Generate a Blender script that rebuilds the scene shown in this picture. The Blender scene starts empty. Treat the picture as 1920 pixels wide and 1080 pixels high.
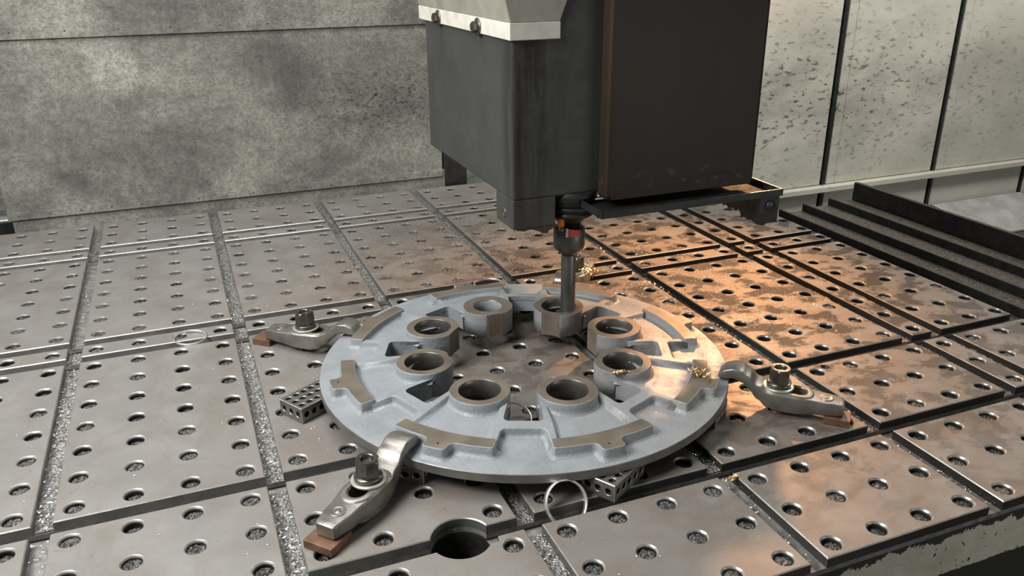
import bpy, bmesh, math, random
from mathutils import Vector, Matrix
from mathutils.geometry import delaunay_2d_cdt

S = 0.07                      # one hole pitch of the table, metres
rnd = random.Random(7)
R_ = math.radians
PI = math.pi
scene = bpy.context.scene
COL = scene.collection

# ------------------------------------------------------------------ camera
cd = bpy.data.cameras.new('camera')
cam = bpy.data.objects.new('camera', cd); COL.objects.link(cam)
RM = ((0.92774741, -0.37314877, -0.0066885), (-0.14643714, -0.34748047, -0.92618221), (0.34327963, 0.86024259, -0.37701695))
mw = Matrix(((RM[0][0], -RM[1][0], -RM[2][0], 3.28030472*S),
             (RM[0][1], -RM[1][1], -RM[2][1], -21.08487017*S),
             (RM[0][2], -RM[1][2], -RM[2][2], 9.33619661*S),
             (0, 0, 0, 1)))
cam.matrix_world = mw
cd.sensor_width = 36.0
cd.lens = 1557.88/1920*36.0
cd.clip_start = 0.02
scene.camera = cam

# ------------------------------------------------------------------ light and exposure
scene.view_settings.view_transform = 'Standard'
scene.view_settings.look = 'None'
scene.view_settings.gamma = 1.0
scene.view_settings.use_curve_mapping = False
scene.view_settings.exposure = 0.0
w = bpy.data.worlds.new('shop_light'); scene.world = w; w.use_nodes = True
w.node_tree.nodes['Background'].inputs[0].default_value = (0.93, 0.97, 1.0, 1)
w.node_tree.nodes['Background'].inputs[1].default_value = 0.095

def area(name, loc, tgt, sx, sy, power, col):
    l = bpy.data.lights.new(name, 'AREA'); l.shape = 'RECTANGLE'; l.size = sx*S; l.size_y = sy*S
    l.energy = power; l.color = col
    o = bpy.data.objects.new(name, l); COL.objects.link(o)
    o.location = Vector(loc)*S
    o.rotation_euler = (Vector(tgt)-Vector(loc)).to_track_quat('-Z', 'Y').to_euler()
    return o
area('door_side_light', (-11, -9, 19), (0, -7, 0), 12, 9, 44, (1.0, 0.985, 0.95))
area('overhead_tube_light', (2, -1, 28), (3, -3, 0), 22, 8, 34, (1.0, 0.98, 0.93))
area('front_fill_light', (30, -36, 3), (14, -12.8, -1), 16, 5, 8, (1.0, 0.97, 0.92))  # added fill, not a fitted lamp: brightens the painted table front
area('right_bay_light', (42, 2, 24), (40, 14, 2), 22, 6, 40, (1.0, 0.965, 0.89))
wl = bpy.data.lights.new('work_lamp_light', 'SPOT'); wl.energy = 76; wl.color = (1.0, 0.50, 0.22)
wl.spot_size = R_(84); wl.spot_blend = 1.0; wl.shadow_soft_size = 0.3*S
wo = bpy.data.objects.new('work_lamp_light', wl); COL.objects.link(wo)
LAMP = Vector((22.6, 3.4, 9.2))
wo.location = LAMP*S
wo2l = bpy.data.lights.new('work_lamp_spill', 'SPOT'); wo2l.energy = 22; wo2l.spot_size = R_(75); wo2l.spot_blend = 1; wo2l.color = (1.0, .55, .28); wo2l.shadow_soft_size = .3*S
wo2 = bpy.data.objects.new('work_lamp_spill', wo2l); COL.objects.link(wo2); wo2.location = (LAMP+Vector((0, .4, .3)))*S
wo2.rotation_euler = Vector((5, 9, 2.5)).to_track_quat('-Z', 'Y').to_euler()
wo.rotation_euler = (Vector((16.0, -2.0, 0))-LAMP).to_track_quat('-Z', 'Y').to_euler()

# ------------------------------------------------------------------ materials
def M(name):
    m = bpy.data.materials.new(name); m.use_nodes = True
    nt = m.node_tree; return m, nt, nt.nodes['Principled BSDF']
def node(nt, t, **k):
    n = nt.nodes.new(t)
    for a, b in k.items(): setattr(n, a, b)
    return n
def pos(nt, scale=(1, 1, 1)):
    g = node(nt, 'ShaderNodeNewGeometry'); mp = node(nt, 'ShaderNodeMapping')
    mp.inputs['Scale'].default_value = tuple(s/S for s in scale)
    nt.links.new(g.outputs['Position'], mp.inputs['Vector']); return mp.outputs[0]
def noise(nt, vec, sc, det=4, rough=.55, dist=0):
    n = node(nt, 'ShaderNodeTexNoise'); n.inputs['Scale'].default_value = sc; n.inputs['Detail'].default_value = det
    n.inputs['Roughness'].default_value = rough; n.inputs['Distortion'].default_value = dist
    nt.links.new(vec, n.inputs['Vector']); return n.outputs['Fac']
def ramp(nt, fac, stops):
    r = node(nt, 'ShaderNodeValToRGB'); el = r.color_ramp.elements
    while len(el) < len(stops): el.new(.5)
    for e, (p, c) in zip(el, stops):
        e.position = p; e.color = (c, c, c, 1) if not hasattr(c, '__len__') else (*c[:3], 1)
    nt.links.new(fac, r.inputs[0]); return r.outputs[0]
def mix(nt, fac, a, b, mode='MIX'):
    n = node(nt, 'ShaderNodeMix', data_type='RGBA', blend_type=mode)
    for s, v in ((0, fac), (6, a), (7, b)):
        if hasattr(v, 'links'): nt.links.new(v, n.inputs[s])
        elif hasattr(v, '__len__'): n.inputs[s].default_value = (*v[:3], 1)
        else: n.inputs[s].default_value = v
    return n.outputs[2]
def mth(nt, op, a, b=0., c=0.):
    n = node(nt, 'ShaderNodeMath', operation=op)
    for i, v in enumerate((a, b, c)):
        if hasattr(v, 'links'): nt.links.new(v, n.inputs[i])
        else: n.inputs[i].default_value = v
    return n.outputs[0]
def bump(nt, bs, h, st, dist=.002):
    b = node(nt, 'ShaderNodeBump'); b.inputs['Strength'].default_value = st; b.inputs['Distance'].default_value = dist
    nt.links.new(h, b.inputs['Height']); nt.links.new(b.outputs[0], bs.inputs['Normal'])
def blob(nt, c, r, soft=.5):
    """1 inside an ellipsoid of centre c and radii r (pitch units, world), fading to 0"""
    g = node(nt, 'ShaderNodeNewGeometry'); mp = node(nt, 'ShaderNodeMapping', vector_type='TEXTURE')
    mp.inputs['Location'].default_value = tuple(v*S for v in c); mp.inputs['Scale'].default_value = tuple(v*S for v in r)
    nt.links.new(g.outputs['Position'], mp.inputs['Vector'])
    l = node(nt, 'ShaderNodeVectorMath', operation='LENGTH'); nt.links.new(mp.outputs[0], l.inputs[0])
    mr = node(nt, 'ShaderNodeMapRange'); mr.inputs[1].default_value = 1-soft; mr.inputs[2].default_value = 1+soft
    mr.inputs[3].default_value = 1; mr.inputs[4].default_value = 0
    nt.links.new(l.outputs['Value'], mr.inputs[0]); return mr.outputs[0]
def setp(bs, col=None, rough=None, metal=None, spec=None):
    if col is not None: bs.inputs['Base Color'].default_value = (*col, 1)
    if rough is not None: bs.inputs['Roughness'].default_value = rough
    if metal is not None: bs.inputs['Metallic'].default_value = metal
    if spec is not None: bs.inputs['Specular IOR Level'].default_value = spec

def mat_simple(name, c1, c2, sc, rough=(.4, .55), metal=0., bst=.1, bsc=30, det=5, spec=.5):
    m, nt, b = M(name); p = pos(nt)
    f = noise(nt, p, sc, det)
    nt.links.new(ramp(nt, f, [(.32, c1), (.68, c2)]), b.inputs['Base Color'])
    nt.links.new(ramp(nt, noise(nt, p, sc*1.7, 3), [(.3, rough[0]), (.7, rough[1])]), b.inputs['Roughness'])
    setp(b, metal=metal, spec=spec)
    if bst: bump(nt, b, noise(nt, p, bsc, 3), bst, .0008)
    return m

def mat_table():
    m, nt, b = M('machined_table_iron'); p = pos(nt)
    base = ramp(nt, noise(nt, p, .55, 5, .6), [(.3, (.212, .206, .196)), (.7, (.275, .268, .256))])
    # oily brown film and dark patches of wet chips
    film = ramp(nt, noise(nt, pos(nt, (1, .7, 1)), .8, 6, .65, .6), [(.46, 0), (.62, .38)])
    base = mix(nt, film, base, (.18, .148, .118))
    right = blob(nt, (18, -1, 0), (9, 9, 3), .5)
    rust = ramp(nt, noise(nt, p, 2.2, 6, .65), [(.35, .25), (.65, .85)])
    base = mix(nt, mth(nt, 'MULTIPLY', rust, blob(nt, (17.5, -4, 0), (10, 12, 3), .5)), base, (.17, .122, .085))
    spots = ramp(nt, noise(nt, pos(nt, (1.0, 1.3, 1)), 1.15, 5, .62, .3), [(.475, 0), (.56, 1)])
    spots = mth(nt, 'MULTIPLY', spots, right)
    grain = ramp(nt, noise(nt, p, 22, 3, .7), [(.42, 0), (.55, 1)])
    sg = mth(nt, 'MULTIPLY', spots, mth(nt, 'MULTIPLY_ADD', grain, .35, .65))
    base = mix(nt, sg, base, (.022, .019, .016))
    # litter of fine chips round the tool
    lit = mth(nt, 'ADD', blob(nt, (15.2, -1.5, 0), (4.2, 4.6, 2), .55), blob(nt, (11.5, 6, 0), (4.5, 5, 2), .6))
    fleck = ramp(nt, noise(nt, p, 15, 4, .75), [(.50, 0), (.60, 1)])
    lf = mth(nt, 'MULTIPLY', mth(nt, 'MINIMUM', lit, 1), fleck)
    base = mix(nt, mth(nt, 'MULTIPLY', lf, .85), base, (.055, .042, .03))
    fine = ramp(nt, noise(nt, p, 40, 2), [(.3, .92), (.7, 1.05)])
    base = mix(nt, 1., base, fine, 'MULTIPLY')
    nt.links.new(base, b.inputs['Base Color'])
    ro = ramp(nt, noise(nt, p, 1.3, 5), [(.3, .46), (.7, .58)])
    ro = mix(nt, mth(nt, 'MAXIMUM', sg, lf), ro, (.75, .75, .75))
    nt.links.new(ro, b.inputs['Roughness'])
    mm = mth(nt, 'SUBTRACT', .30, mth(nt, 'MULTIPLY', mth(nt, 'MAXIMUM', sg, lf), .25))
    nt.links.new(mm, b.inputs['Metallic'])
    setp(b, spec=.3)
    h = mth(nt, 'ADD', noise(nt, p, 26, 3), mth(nt, 'MULTIPLY', lf, .9))
    bump(nt, b, h, .12, .0012)
    return m

def mat_chipbed(name, dark, light, sc=26):
    m, nt, b = M(name); p = pos(nt)
    v = node(nt, 'ShaderNodeTexVoronoi'); v.inputs['Scale'].default_value = sc; nt.links.new(p, v.inputs['Vector'])
    c = ramp(nt, v.outputs['Color'], [(.15, dark), (.85, light)])
    nt.links.new(c, b.inputs['Base Color'])
    setp(b, rough=.45, metal=.5)
    n = node(nt, 'ShaderNodeBump'); n.inputs['Strength'].default_value = .9; n.inputs['Distance'].default_value = .003
    nt.links.new(mth(nt, 'ADD', noise(nt, p, sc*.8, 4), v.outputs['Distance']), n.inputs['Height']); nt.links.new(n.outputs[0], b.inputs['Normal'])
    return m

def mat_bed():
    """table casting: dusty slot floors, cream paint on the outside that has worn away along the top"""
    m, nt, b = M('table_casting'); p = pos(nt)
    iron = ramp(nt, noise(nt, p, 6, 5), [(.3, (.10, .10, .095)), (.7, (.24, .235, .225))])
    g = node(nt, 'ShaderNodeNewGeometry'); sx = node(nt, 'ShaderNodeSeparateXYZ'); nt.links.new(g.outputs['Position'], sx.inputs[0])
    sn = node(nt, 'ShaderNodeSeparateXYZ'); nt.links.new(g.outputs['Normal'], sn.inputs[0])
    z = mth(nt, 'DIVIDE', sx.outputs['Z'], S)
    edge = mth(nt, 'MULTIPLY_ADD', noise(nt, pos(nt, (1, 1, .45)), 2.6, 7, .72, .3), .75, -.80)
    paint = mth(nt, 'LESS_THAN', z, edge)
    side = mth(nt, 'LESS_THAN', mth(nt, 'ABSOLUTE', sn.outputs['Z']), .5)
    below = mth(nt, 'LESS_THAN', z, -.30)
    front = mth(nt, 'LESS_THAN', sx.outputs['Y'], -12.5*S)
    chipsp = mth(nt, 'LESS_THAN', noise(nt, p, 7, 3, .6), .655)
    low = mth(nt, 'GREATER_THAN', z, mth(nt, 'MULTIPLY_ADD', noise(nt, p, 5, 4), .12, -1.32))
    mk = mth(nt, 'MULTIPLY', mth(nt, 'MULTIPLY', paint, low), mth(nt, 'MULTIPLY', mth(nt, 'MULTIPLY', side, front), chipsp))
    cream = ramp(nt, noise(nt, p, 1.6, 5, .65), [(.3, (.46, .45, .35)), (.7, (.62, .61, .50))])
    dark = mix(nt, mth(nt, 'MULTIPLY', side, below), iron, (.025, .024, .022))  # bare sides dark; the recess underneath has its shade painted in
    nt.links.new(mix(nt, mk, dark, cream), b.inputs['Base Color'])
    setp(b, rough=.55)
    bump(nt, b, mth(nt, 'ADD', noise(nt, p, 20, 4), mk), .25, .0015)
    return m

def mat_wall():
    m, nt, b = M('grimy_cream_paint'); p = pos(nt)
    c = ramp(nt, noise(nt, pos(nt, (.5, 1, .8)), .35, 6, .6, .4), [(.3, (.28, .285, .245)), (.72, (.42, .425, .365))])
    # grime: broad smoky clouds plus fine splash specks, heaviest at work height
    cloud = ramp(nt, noise(nt, pos(nt, (.6, 1, 1)), .42, 7, .66, .5), [(.40, 0), (.64, .85)])
    c = mix(nt, cloud, c, (.105, .104, .098))
    soot = blob(nt, (11.4, 12.5, 3.7), (3.2, 3, 1.1), .7)
    soot2 = blob(nt, (0.5, 12.5, 3.0), (5.0, 3, 1.0), .8)
    soot3 = blob(nt, (7, 12.5, 5.6), (2.3, 3, 1.3), .9)
    c = mix(nt, mth(nt, 'MULTIPLY', soot, .6), c, (.10, .10, .09))
    c = mix(nt, mth(nt, 'MULTIPLY', soot2, .55), c, (.11, .11, .10))
    c = mix(nt, mth(nt, 'MULTIPLY', soot3, .55), c, (.13, .125, .115))
    clean = mth(nt, 'MULTIPLY', blob(nt, (1.35, 12.5, 5.35), (.75, 3, 1.0), .35), ramp(nt, noise(nt, p, .9, 4, .6), [(.30, .25), (.5, 1)]))
    c = mix(nt, mth(nt, 'MULTIPLY', clean, .45), c, (.62, .62, .54))
    n1 = noise(nt, pos(nt, (1, 1, 1.2)), 11, 5, .75, .2)
    fine = ramp(nt, n1, [(.44, 0), (.60, 1)])
    c = mix(nt, mth(nt, 'MULTIPLY', fine, .5), c, (.07, .07, .062))
    streak = ramp(nt, noise(nt, pos(nt, (1.6, 1, .25)), 1.2, 5, .6), [(.4, .93), (.65, 1.05)])
    c = mix(nt, 1., c, streak, 'MULTIPLY')
    sp = ramp(nt, noise(nt, pos(nt, (.9, 1, 1.6)), 6.5, 4, .7), [(.53, 0), (.62, 1)])
    c = mix(nt, mth(nt, 'MULTIPLY', sp, mth(nt, 'MULTIPLY_ADD', soot, .85, .10)), c, (.03, .03, .027))
    mot = ramp(nt, noise(nt, pos(nt, (1, 1, 1.1)), 4.2, 8, .78, .6), [(.38, .72), (.62, 1.10)])
    c = mix(nt, 1., c, mot, 'MULTIPLY')
    drops = ramp(nt, noise(nt, p, 3.2, 2, .5), [(.745, 0), (.77, 1)])
    c = mix(nt, mth(nt, 'MULTIPLY', drops, .8), c, (.05, .05, .045))
    nt.links.new(c, b.inputs['Base Color'])
    nt.links.new(ramp(nt, n1, [(.3, .42), (.7, .62)]), b.inputs['Roughness'])
    bump(nt, b, n1, .18, .0012)
    return m

def mat_wall_right():
    m, nt, b = M('splashed_cream_paint'); p = pos(nt)
    c = ramp(nt, noise(nt, pos(nt, (.5, 1, .6)), .22, 6, .6, .3), [(.3, (.42, .41, .355)), (.7, (.60, .59, .52))])
    band = blob(nt, (33, 14.4, 2.0), (16, 4, 3.6), .8)
    cl = ramp(nt, noise(nt, pos(nt, (.5, 1, 1)), .5, 6, .65, .5), [(.42, 0), (.68, .75)])
    c = mix(nt, mth(nt, 'MULTIPLY', cl, band), c, (.22, .21, .185))
    sp = ramp(nt, noise(nt, pos(nt, (.55, 1, 1.3)), 3.6, 5, .68, .2), [(.565, 0), (.62, 1)])
    c = mix(nt, mth(nt, 'MULTIPLY', sp, mth(nt, 'MULTIPLY_ADD', band, .85, .05)), c, (.055, .05, .042))
    nt.links.new(c, b.inputs['Base Color'])
    nt.links.new(ramp(nt, noise(nt, p, 2, 4), [(.3, .35), (.7, .55)]), b.inputs['Roughness'])
    bump(nt, b, noise(nt, p, 9, 4), .1, .001)
    return m

def mat_cast():
    m, nt, b = M('blue_grey_casting_paint'); p = pos(nt)
    c = ramp(nt, noise(nt, p, 1.6, 5, .6), [(.3, (.21, .232, .250)), (.7, (.27, .295, .315))])
    dirt = ramp(nt, noise(nt, p, 3.5, 6, .7, .4), [(.56, 0), (.70, .75)])
    zone = blob(nt, (12.3, -6.5, .6), (2.6, 4.2, 1), .5)
    c = mix(nt, mth(nt, 'MULTIPLY', dirt, mth(nt, 'MULTIPLY_ADD', zone, .75, .15)), c, (.16, .135, .115))
    dust = ramp(nt, noise(nt, p, 30, 3, .7), [(.45, 0), (.6, .6)])
    c = mix(nt, mth(nt, 'MULTIPLY', dust, zone), c, (.33, .27, .235))
    nt.links.new(c, b.inputs['Base Color'])
    nt.links.new(ramp(nt, noise(nt, p, 5, 3), [(.3, .34), (.7, .5)]), b.inputs['Roughness'])
    bump(nt, b, mth(nt, 'ADD', noise(nt, p, 14, 4, .6), mth(nt, 'MULTIPLY', dirt, .6)), .5, .0018)
    return m

def mat_head():
    m, nt, b = M('dark_grey_head_paint'); p = pos(nt)
    c = ramp(nt, noise(nt, p, .7, 5), [(.3, (.040, .041, .039)), (.7, (.058, .059, .056))])
    st = ramp(nt, noise(nt, pos(nt, (1.6, 1.6, .16)), 1.5, 6, .65, .3), [(.36, 0), (.58, 1)])
    c = mix(nt, mth(nt, 'MULTIPLY', st, blob(nt, (10.42, -4.35, 6.2), (.62, .6, 2.6), .45)), c, (.0085, .0062, .005))
    nt.links.new(c, b.inputs['Base Color'])
    nt.links.new(ramp(nt, noise(nt, p, 3, 4), [(.3, .5), (.7, .68)]), b.inputs['Roughness'])
    bump(nt, b, noise(nt, p, 18, 4), .16, .001)
    return m

def mat_panel():
    m, nt, b = M('brown_cover_sheet'); p = pos(nt)
    c = ramp(nt, noise(nt, pos(nt, (1, 1, .3)), .8, 5), [(.3, (.021, .0145, .0103)), (.7, (.032, .023, .016))])
    sm = ramp(nt, noise(nt, pos(nt, (.8, 1, 1.3)), 4.0, 6, .7), [(.56, 0), (.66, .55)])
    c = mix(nt, mth(nt, 'MULTIPLY', sm, blob(nt, (14.6, -4.87, 4.35), (1.9, 1, .22), .6)), c, (.16, .145, .13))
    nt.links.new(c, b.inputs['Base Color'])
    setp(b, rough=.48, spec=.28)
    bump(nt, b, noise(nt, p, 12, 3), .06, .001)
    return m

def mat_white_trim():
    return mat_simple('worn_white_paint', (.58, .565, .49), (.76, .74, .66), 2.2, (.4, .55), 0, .08, 12)

mTab = mat_table()
mBed = mat_bed()
mWall = mat_wall()
mWallR = mat_wall_right()
mCast = mat_cast()
mHead = mat_head()
mPanel = mat_panel()
mWhite = mat_white_trim()
mBeige = mat_simple('dusty_beige_paint', (.27, .26, .215), (.40, .385, .325), 1.5, (.5, .65), 0, .15, 16)
mChip = mat_chipbed('packed_steel_chips', (.02, .02, .018), (.21, .205, .195))
mSlotChip = mat_chipbed('loose_bright_chips', (.10, .10, .097), (.42, .415, .40), 22)
mFlake = mat_simple('steel_flake', (.55, .54, .52), (.8, .79, .77), 3, (.22, .4), .95, 0)
mMach = mat_simple('fresh_machined_iron', (.135, .115, .092), (.215, .185, .15), 1.4, (.42, .55), .35, .06, 40)
mBore = mat_simple('bored_iron', (.12, .115, .105), (.20, .19, .175), 2.5, (.3, .42), .7, .05, 60)
mForge = mat_simple('forged_clamp_steel', (.17, .162, .145), (.27, .257, .235), 2.2, (.34, .48), .7, .25, 22)
mNut = mat_simple('dark_oiled_steel', (.12, .115, .105), (.22, .21, .195), 3, (.2, .34), .9, .05, 40)
mWasher = mat_simple('pale_washer_steel', (.42, .42, .36), (.58, .58, .50), 3, (.32, .45), .65, .05, 40)
mCopper = mat_simple('copper_packing', (.13, .072, .045), (.22, .125, .082), 4, (.45, .6), .45, .12, 20)
mBlock = mat_simple('ground_block_steel', (.17, .166, .155), (.27, .263, .245), 2.5, (.3, .44), .75, .06, 30)
mBlack = mat_simple('black_oily_metal', (.012, .012, .012), (.03, .03, .03), 3, (.35, .5), .2, .05, 20)
mRing = mat_simple('bright_turned_ring', (.78, .77, .74), (.9, .89, .87), 4, (.24, .36), .85, .04, 40)
mHolder = mat_simple('grey_toolholder_steel', (.10, .10, .092), (.17, .168, .155), 2, (.34, .48), .75, .05, 40)
mDarkBox = mat_simple('dark_steel_sheet', (.018, .018, .019), (.04, .041, .043), 2.5, (.3, .5), .35, .1, 16)
mWay = mat_chipbed('chip_dusted_cover', (.025, .022, .019), (.24, .21, .18), 30)
mFloor = mat_simple('dark_floor', (.03, .03, .03), (.06, .058, .055), .6, (.6, .8), 0, .1, 5)
mSteelSheet = mat_simple('scuffed_steel_sheet', (.42, .42, .41), (.66, .66, .65), .8, (.25, .45), .5, .1, 8)
mTrayShade = mat_simple('matt_black_tray_shade', (.006, .006, .006), (.014, .013, .012), 3, (.7, .85), 0, .1, 20, spec=.15)  # for the tray floor: the tray's inner shade put into the colour
mOrange = mat_simple('orange_plastic', (.75, .19, .02), (.9, .28, .04), 3, (.4, .5), 0, 0)
mRed = mat_simple('red_mark', (.36, .045, .04), (.46, .07, .06), 4, (.45, .6), 0, 0)
mGold = mat_simple('heat_tinted_chips', (.55, .36, .16), (.8, .6, .36), 6, (.25, .4), .9, 0)
mHole = mat_simple('dark_hole_wall', (.02, .02, .018), (.06, .058, .053), 6, (.4, .55), .6, .1, 30)

# ------------------------------------------------------------------ mesh helpers (units: pitch)
class MB:
    def __init__(s): s.v = []; s.f = []; s.m = []; s.s = []
    def face(s, idx, m=0, sm=False): s.f.append(tuple(idx)); s.m.append(m); s.s.append(sm)
    def add(s, p): s.v.append(tuple(p)); return len(s.v)-1
    def ring(s, pts): return [s.add(p) for p in pts]
    def bridge(s, a, b, m=0, sm=False, closed=True):
        n = len(a)
        for i in range(n if closed else n-1):
            j = (i+1) % n; s.face((a[i], a[j], b[j], b[i]), m, sm)
    def box(s, x0, x1, y0, y1, z0, z1, m=0):
        b = s.ring([(x0, y0, z0), (x1, y0, z0), (x1, y1, z0), (x0, y1, z0)])
        t = s.ring([(x0, y0, z1), (x1, y0, z1), (x1, y1, z1), (x0, y1, z1)])
        s.bridge(b, t, m); s.face(t, m); s.face(b[::-1], m)
    def lathe(s, prof, cx=0, cy=0, seg=32, m=0, sm=True, cap=True):
        rs = []
        for (r, z) in prof:
            rs.append(s.ring([(cx+r*math.cos(2*PI*i/seg), cy+r*math.sin(2*PI*i/seg), z) for i in range(seg)]))
        for a, b in zip(rs, rs[1:]): s.bridge(a, b, m, sm)
        if cap: s.face(rs[0][::-1], m); s.face(rs[-1], m)
    def mesh(s, name, mats):
        me = bpy.data.meshes.new(name)
        me.from_pydata([(x*S, y*S, z*S) for x, y, z in s.v], [], s.f)
        for m in mats: me.materials.append(m)
        for p, mi, sm in zip(me.polygons, s.m, s.s): p.material_index = mi; p.use_smooth = sm
        me.update(); return me
    def build(s, name, mats, parent=None, bevel=0, loc=(0, 0, 0), fix=False):
        if not isinstance(mats, (list, tuple)): mats = [mats]
        me = s.mesh(name, mats)
        if fix:
            bm = bmesh.new(); bm.from_mesh(me); bmesh.ops.recalc_face_normals(bm, faces=bm.faces); bm.to_mesh(me); bm.free()
        o = bpy.data.objects.new(name, me); COL.objects.link(o)
        o.parent = parent; o.location = Vector(loc)*S
        if bevel:
            bv = o.modifiers.new('bevel', 'BEVEL'); bv.width = bevel*S; bv.segments = 2; bv.limit_method = 'ANGLE'; bv.angle_limit = R_(38)
        return o

def sharp(o, ang=40):
    for p in o.data.polygons: p.use_smooth = True
    o.data.set_sharp_from_angle(angle=R_(ang))
def empty(name, loc=(0, 0, 0), rz=0, **props):
    o = bpy.data.objects.new(name, None); COL.objects.link(o)
    o.empty_display_size = .02
    o.location = Vector(loc)*S; o.rotation_euler = (0, 0, rz)
    for k, v in props.items(): o[k] = v
    return o
def tag(o, **props):
    for k, v in props.items(): o[k] = v
    return o
def boxo(name, x0, x1, y0, y1, z0, z1, mat, parent=None, bevel=.02):
    b = MB(); b.box(x0, x1, y0, y1, z0, z1); return b.build(name, mat, parent, bevel)
def copy_tree(o, parent=None):
    c = o.copy(); COL.objects.link(c)
    if parent: c.parent = parent
    for ch in list(o.children): copy_tree(ch, c)
    return c

def offset_poly(pts, d, w=None):
    """offset a CCW outline outward by d (edge i = pts[i]..pts[i+1] weighted w[i])"""
    n = len(pts); out = []
    for i in range(n):
        a, b, c = pts[i-1], pts[i], pts[(i+1) % n]
        wa = d*(w[i-1] if w else 1); wb = d*(w[i] if w else 1)
        e1 = Vector((b[0]-a[0], b[1]-a[1])); e2 = Vector((c[0]-b[0], c[1]-b[1]))
        if e1.length < 1e-9: e1 = e2
        if e2.length < 1e-9: e2 = e1
        e1.normalize(); e2.normalize()
        n1 = Vector((e1.y, -e1.x)); n2 = Vector((e2.y, -e2.x))
        cr = e1.x*e2.y-e1.y*e2.x
        if abs(cr) < .05:
            q = (n1*wa+n2*wb)*.5
        else:
            # intersection of the two offset lines
            p1 = n1*wa; p2 = n2*wb; dd = p2-p1
            t = (dd.x*e2.y-dd.y*e2.x)/cr
            q = p1+e1*t
            lim = 1.6*max(abs(wa), abs(wb), 1e-9)
            if q.length > lim: q *= lim/q.length
        out.append((b[0]+q.x, b[1]+q.y))
    return out

def prism(mb, pts, prof, w=None, mside=0, mtop=0, smooth=True, cap_top=True, cap_bot=False, zf=None, nz=0, zf2=None):
    rings = []
    for k, (off, z) in enumerate(prof):
        rings.append(mb.ring([(x, y, z+((zf2 if zf2 and k < 5 else zf)(x, y) if zf and k < nz else 0)) for x, y in offset_poly(pts, off, w)]))
    for k, (a, b) in enumerate(zip(rings, rings[1:])):
        mb.bridge(a, b, mside, smooth)
    if cap_top: mb.face(rings[-1], mtop)
    if cap_bot: mb.face(rings[0][::-1], mside)
    return rings

def round_poly(pts, rad, n=4):
    """round each corner; rad may be a list"""
    out = []; N = len(pts)
    for i in range(N):
        a, b, c = (Vector(pts[i-1]), Vector(pts[i]), Vector(pts[(i+1) % N]))
        r = rad[i] if hasattr(rad, '__len__') else rad
        if r <= 0: out.append(tuple(b)); continue
        u = (a-b); v = (c-b); lu, lv = u.length, v.length; u.normalize(); v.normalize()
        ang = u.angle(v); t = min(r/math.tan(ang/2), lu*.48, lv*.48)
        p0 = b+u*t; p1 = b+v*t
        for k in range(n+1):
            s = k/n; q = p0*(1-s)**2+b*2*s*(1-s)+p1*s*s; out.append((q.x, q.y))
    return out

def inside(p, poly):
    x, y = p; c = False; n = len(poly)
    for i in range(n):
        x0, y0 = poly[i-1]; x1, y1 = poly[i]
        if (y0 > y) != (y1 > y) and x < (x1-x0)*(y-y0)/(y1-y0)+x0: c = not c
    return c

def holed_face(outline, holes, seg):
    """triangulate an outline with round holes -> verts2d, tris, index lists of outline and hole rims"""
    vs = [Vector(p) for p in outline]; n = len(vs)
    ed = [(i, (i+1) % n) for i in range(n)]; rims = []
    for (cx, cy, r) in holes:
        b = len(vs)
        vs += [Vector((cx+r*math.cos(2*PI*i/seg), cy+r*math.sin(2*PI*i/seg))) for i in range(seg)]
        ed += [(b+i, b+(i+1) % seg) for i in range(seg)]; rims.append(list(range(b, b+seg)))
    V, E, F, OV, OE, OF = delaunay_2d_cdt(vs, ed, [], 0, 1e-6)
    mp = {}
    for k, o in enumerate(OV):
        for j in o: mp[j] = k
    tris = []
    for f in F:
        c = sum((V[i] for i in f), Vector((0, 0)))/len(f)
        if not inside(c, outline): continue
        if any((c.x-h[0])**2+(c.y-h[1])**2 < (h[2]*math.cos(PI/seg))**2*.999 for h in holes): continue
        a, b, d = [V[i] for i in f[:3]]
        if (b-a).cross(d-a) < 0: f = f[::-1]
        tris.append(tuple(f))
    return V, tris, [mp[i] for i in range(n)], [[mp[i] for i in r] for r in rims]

# ------------------------------------------------------------------ setting: floor and walls
floor_b = MB(); floor_b.box(-45, 75, -60, 40, -13.2, -12.6)
tag(floor_b.build('floor', mFloor), kind='structure')

def setting(name):
    return empty(name, kind='structure')
wb_ = setting('wall_back')
def sheet(parent, name, x0, x1, y0, y1, z0, z1, mat, bevel=.03):
    return boxo(name, x0, x1, y0, y1, z0, z1, mat, parent, bevel)
# three lapped sheets, the upper one in front of the next
def lap_sheet(x0, x1, yf, z0, z1, fold, parent):
    b = MB()
    # face with a folded strip along the bottom edge: slightly proud
    b.box(x0, x1, yf, yf+.06, z0, z1)
    o = b.build('sheet', mWall, parent, .015)
    s = MB(); s.box(x0, x1, yf-.022, yf-.001, z0, z0+fold)
    s.build('folded_edge', mWall, o, .008)
    return o
lap_sheet(-12, 13.3, 12.425, 6.62, 16, .42, wb_)
lap_sheet(-2.97, 13.5, 12.50, .33, 6.9, .28, wb_)
lap_sheet(-2.86, 13.62, 12.575, -2.2, .6, .2, wb_)
# rivets along the folds
for k in range(16):
    r = MB(); r.lathe([(.035, 0), (.03, .012), (.015, .02)], seg=8)
    o = r.build('rivet', mNut, wb_, loc=(-2.6+k*1.03, 12.478, .50-.004*k)); o.rotation_euler = (PI/2, 0, 0)
for k in range(9):
    r = MB(); r.lathe([(.035, 0), (.03, .012), (.015, .02)], seg=8)
    o = r.build('rivet', mNut, wb_, loc=(-1.6+k*1.7, 12.403, 6.86)); o.rotation_euler = (PI/2, 0, 0)
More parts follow.
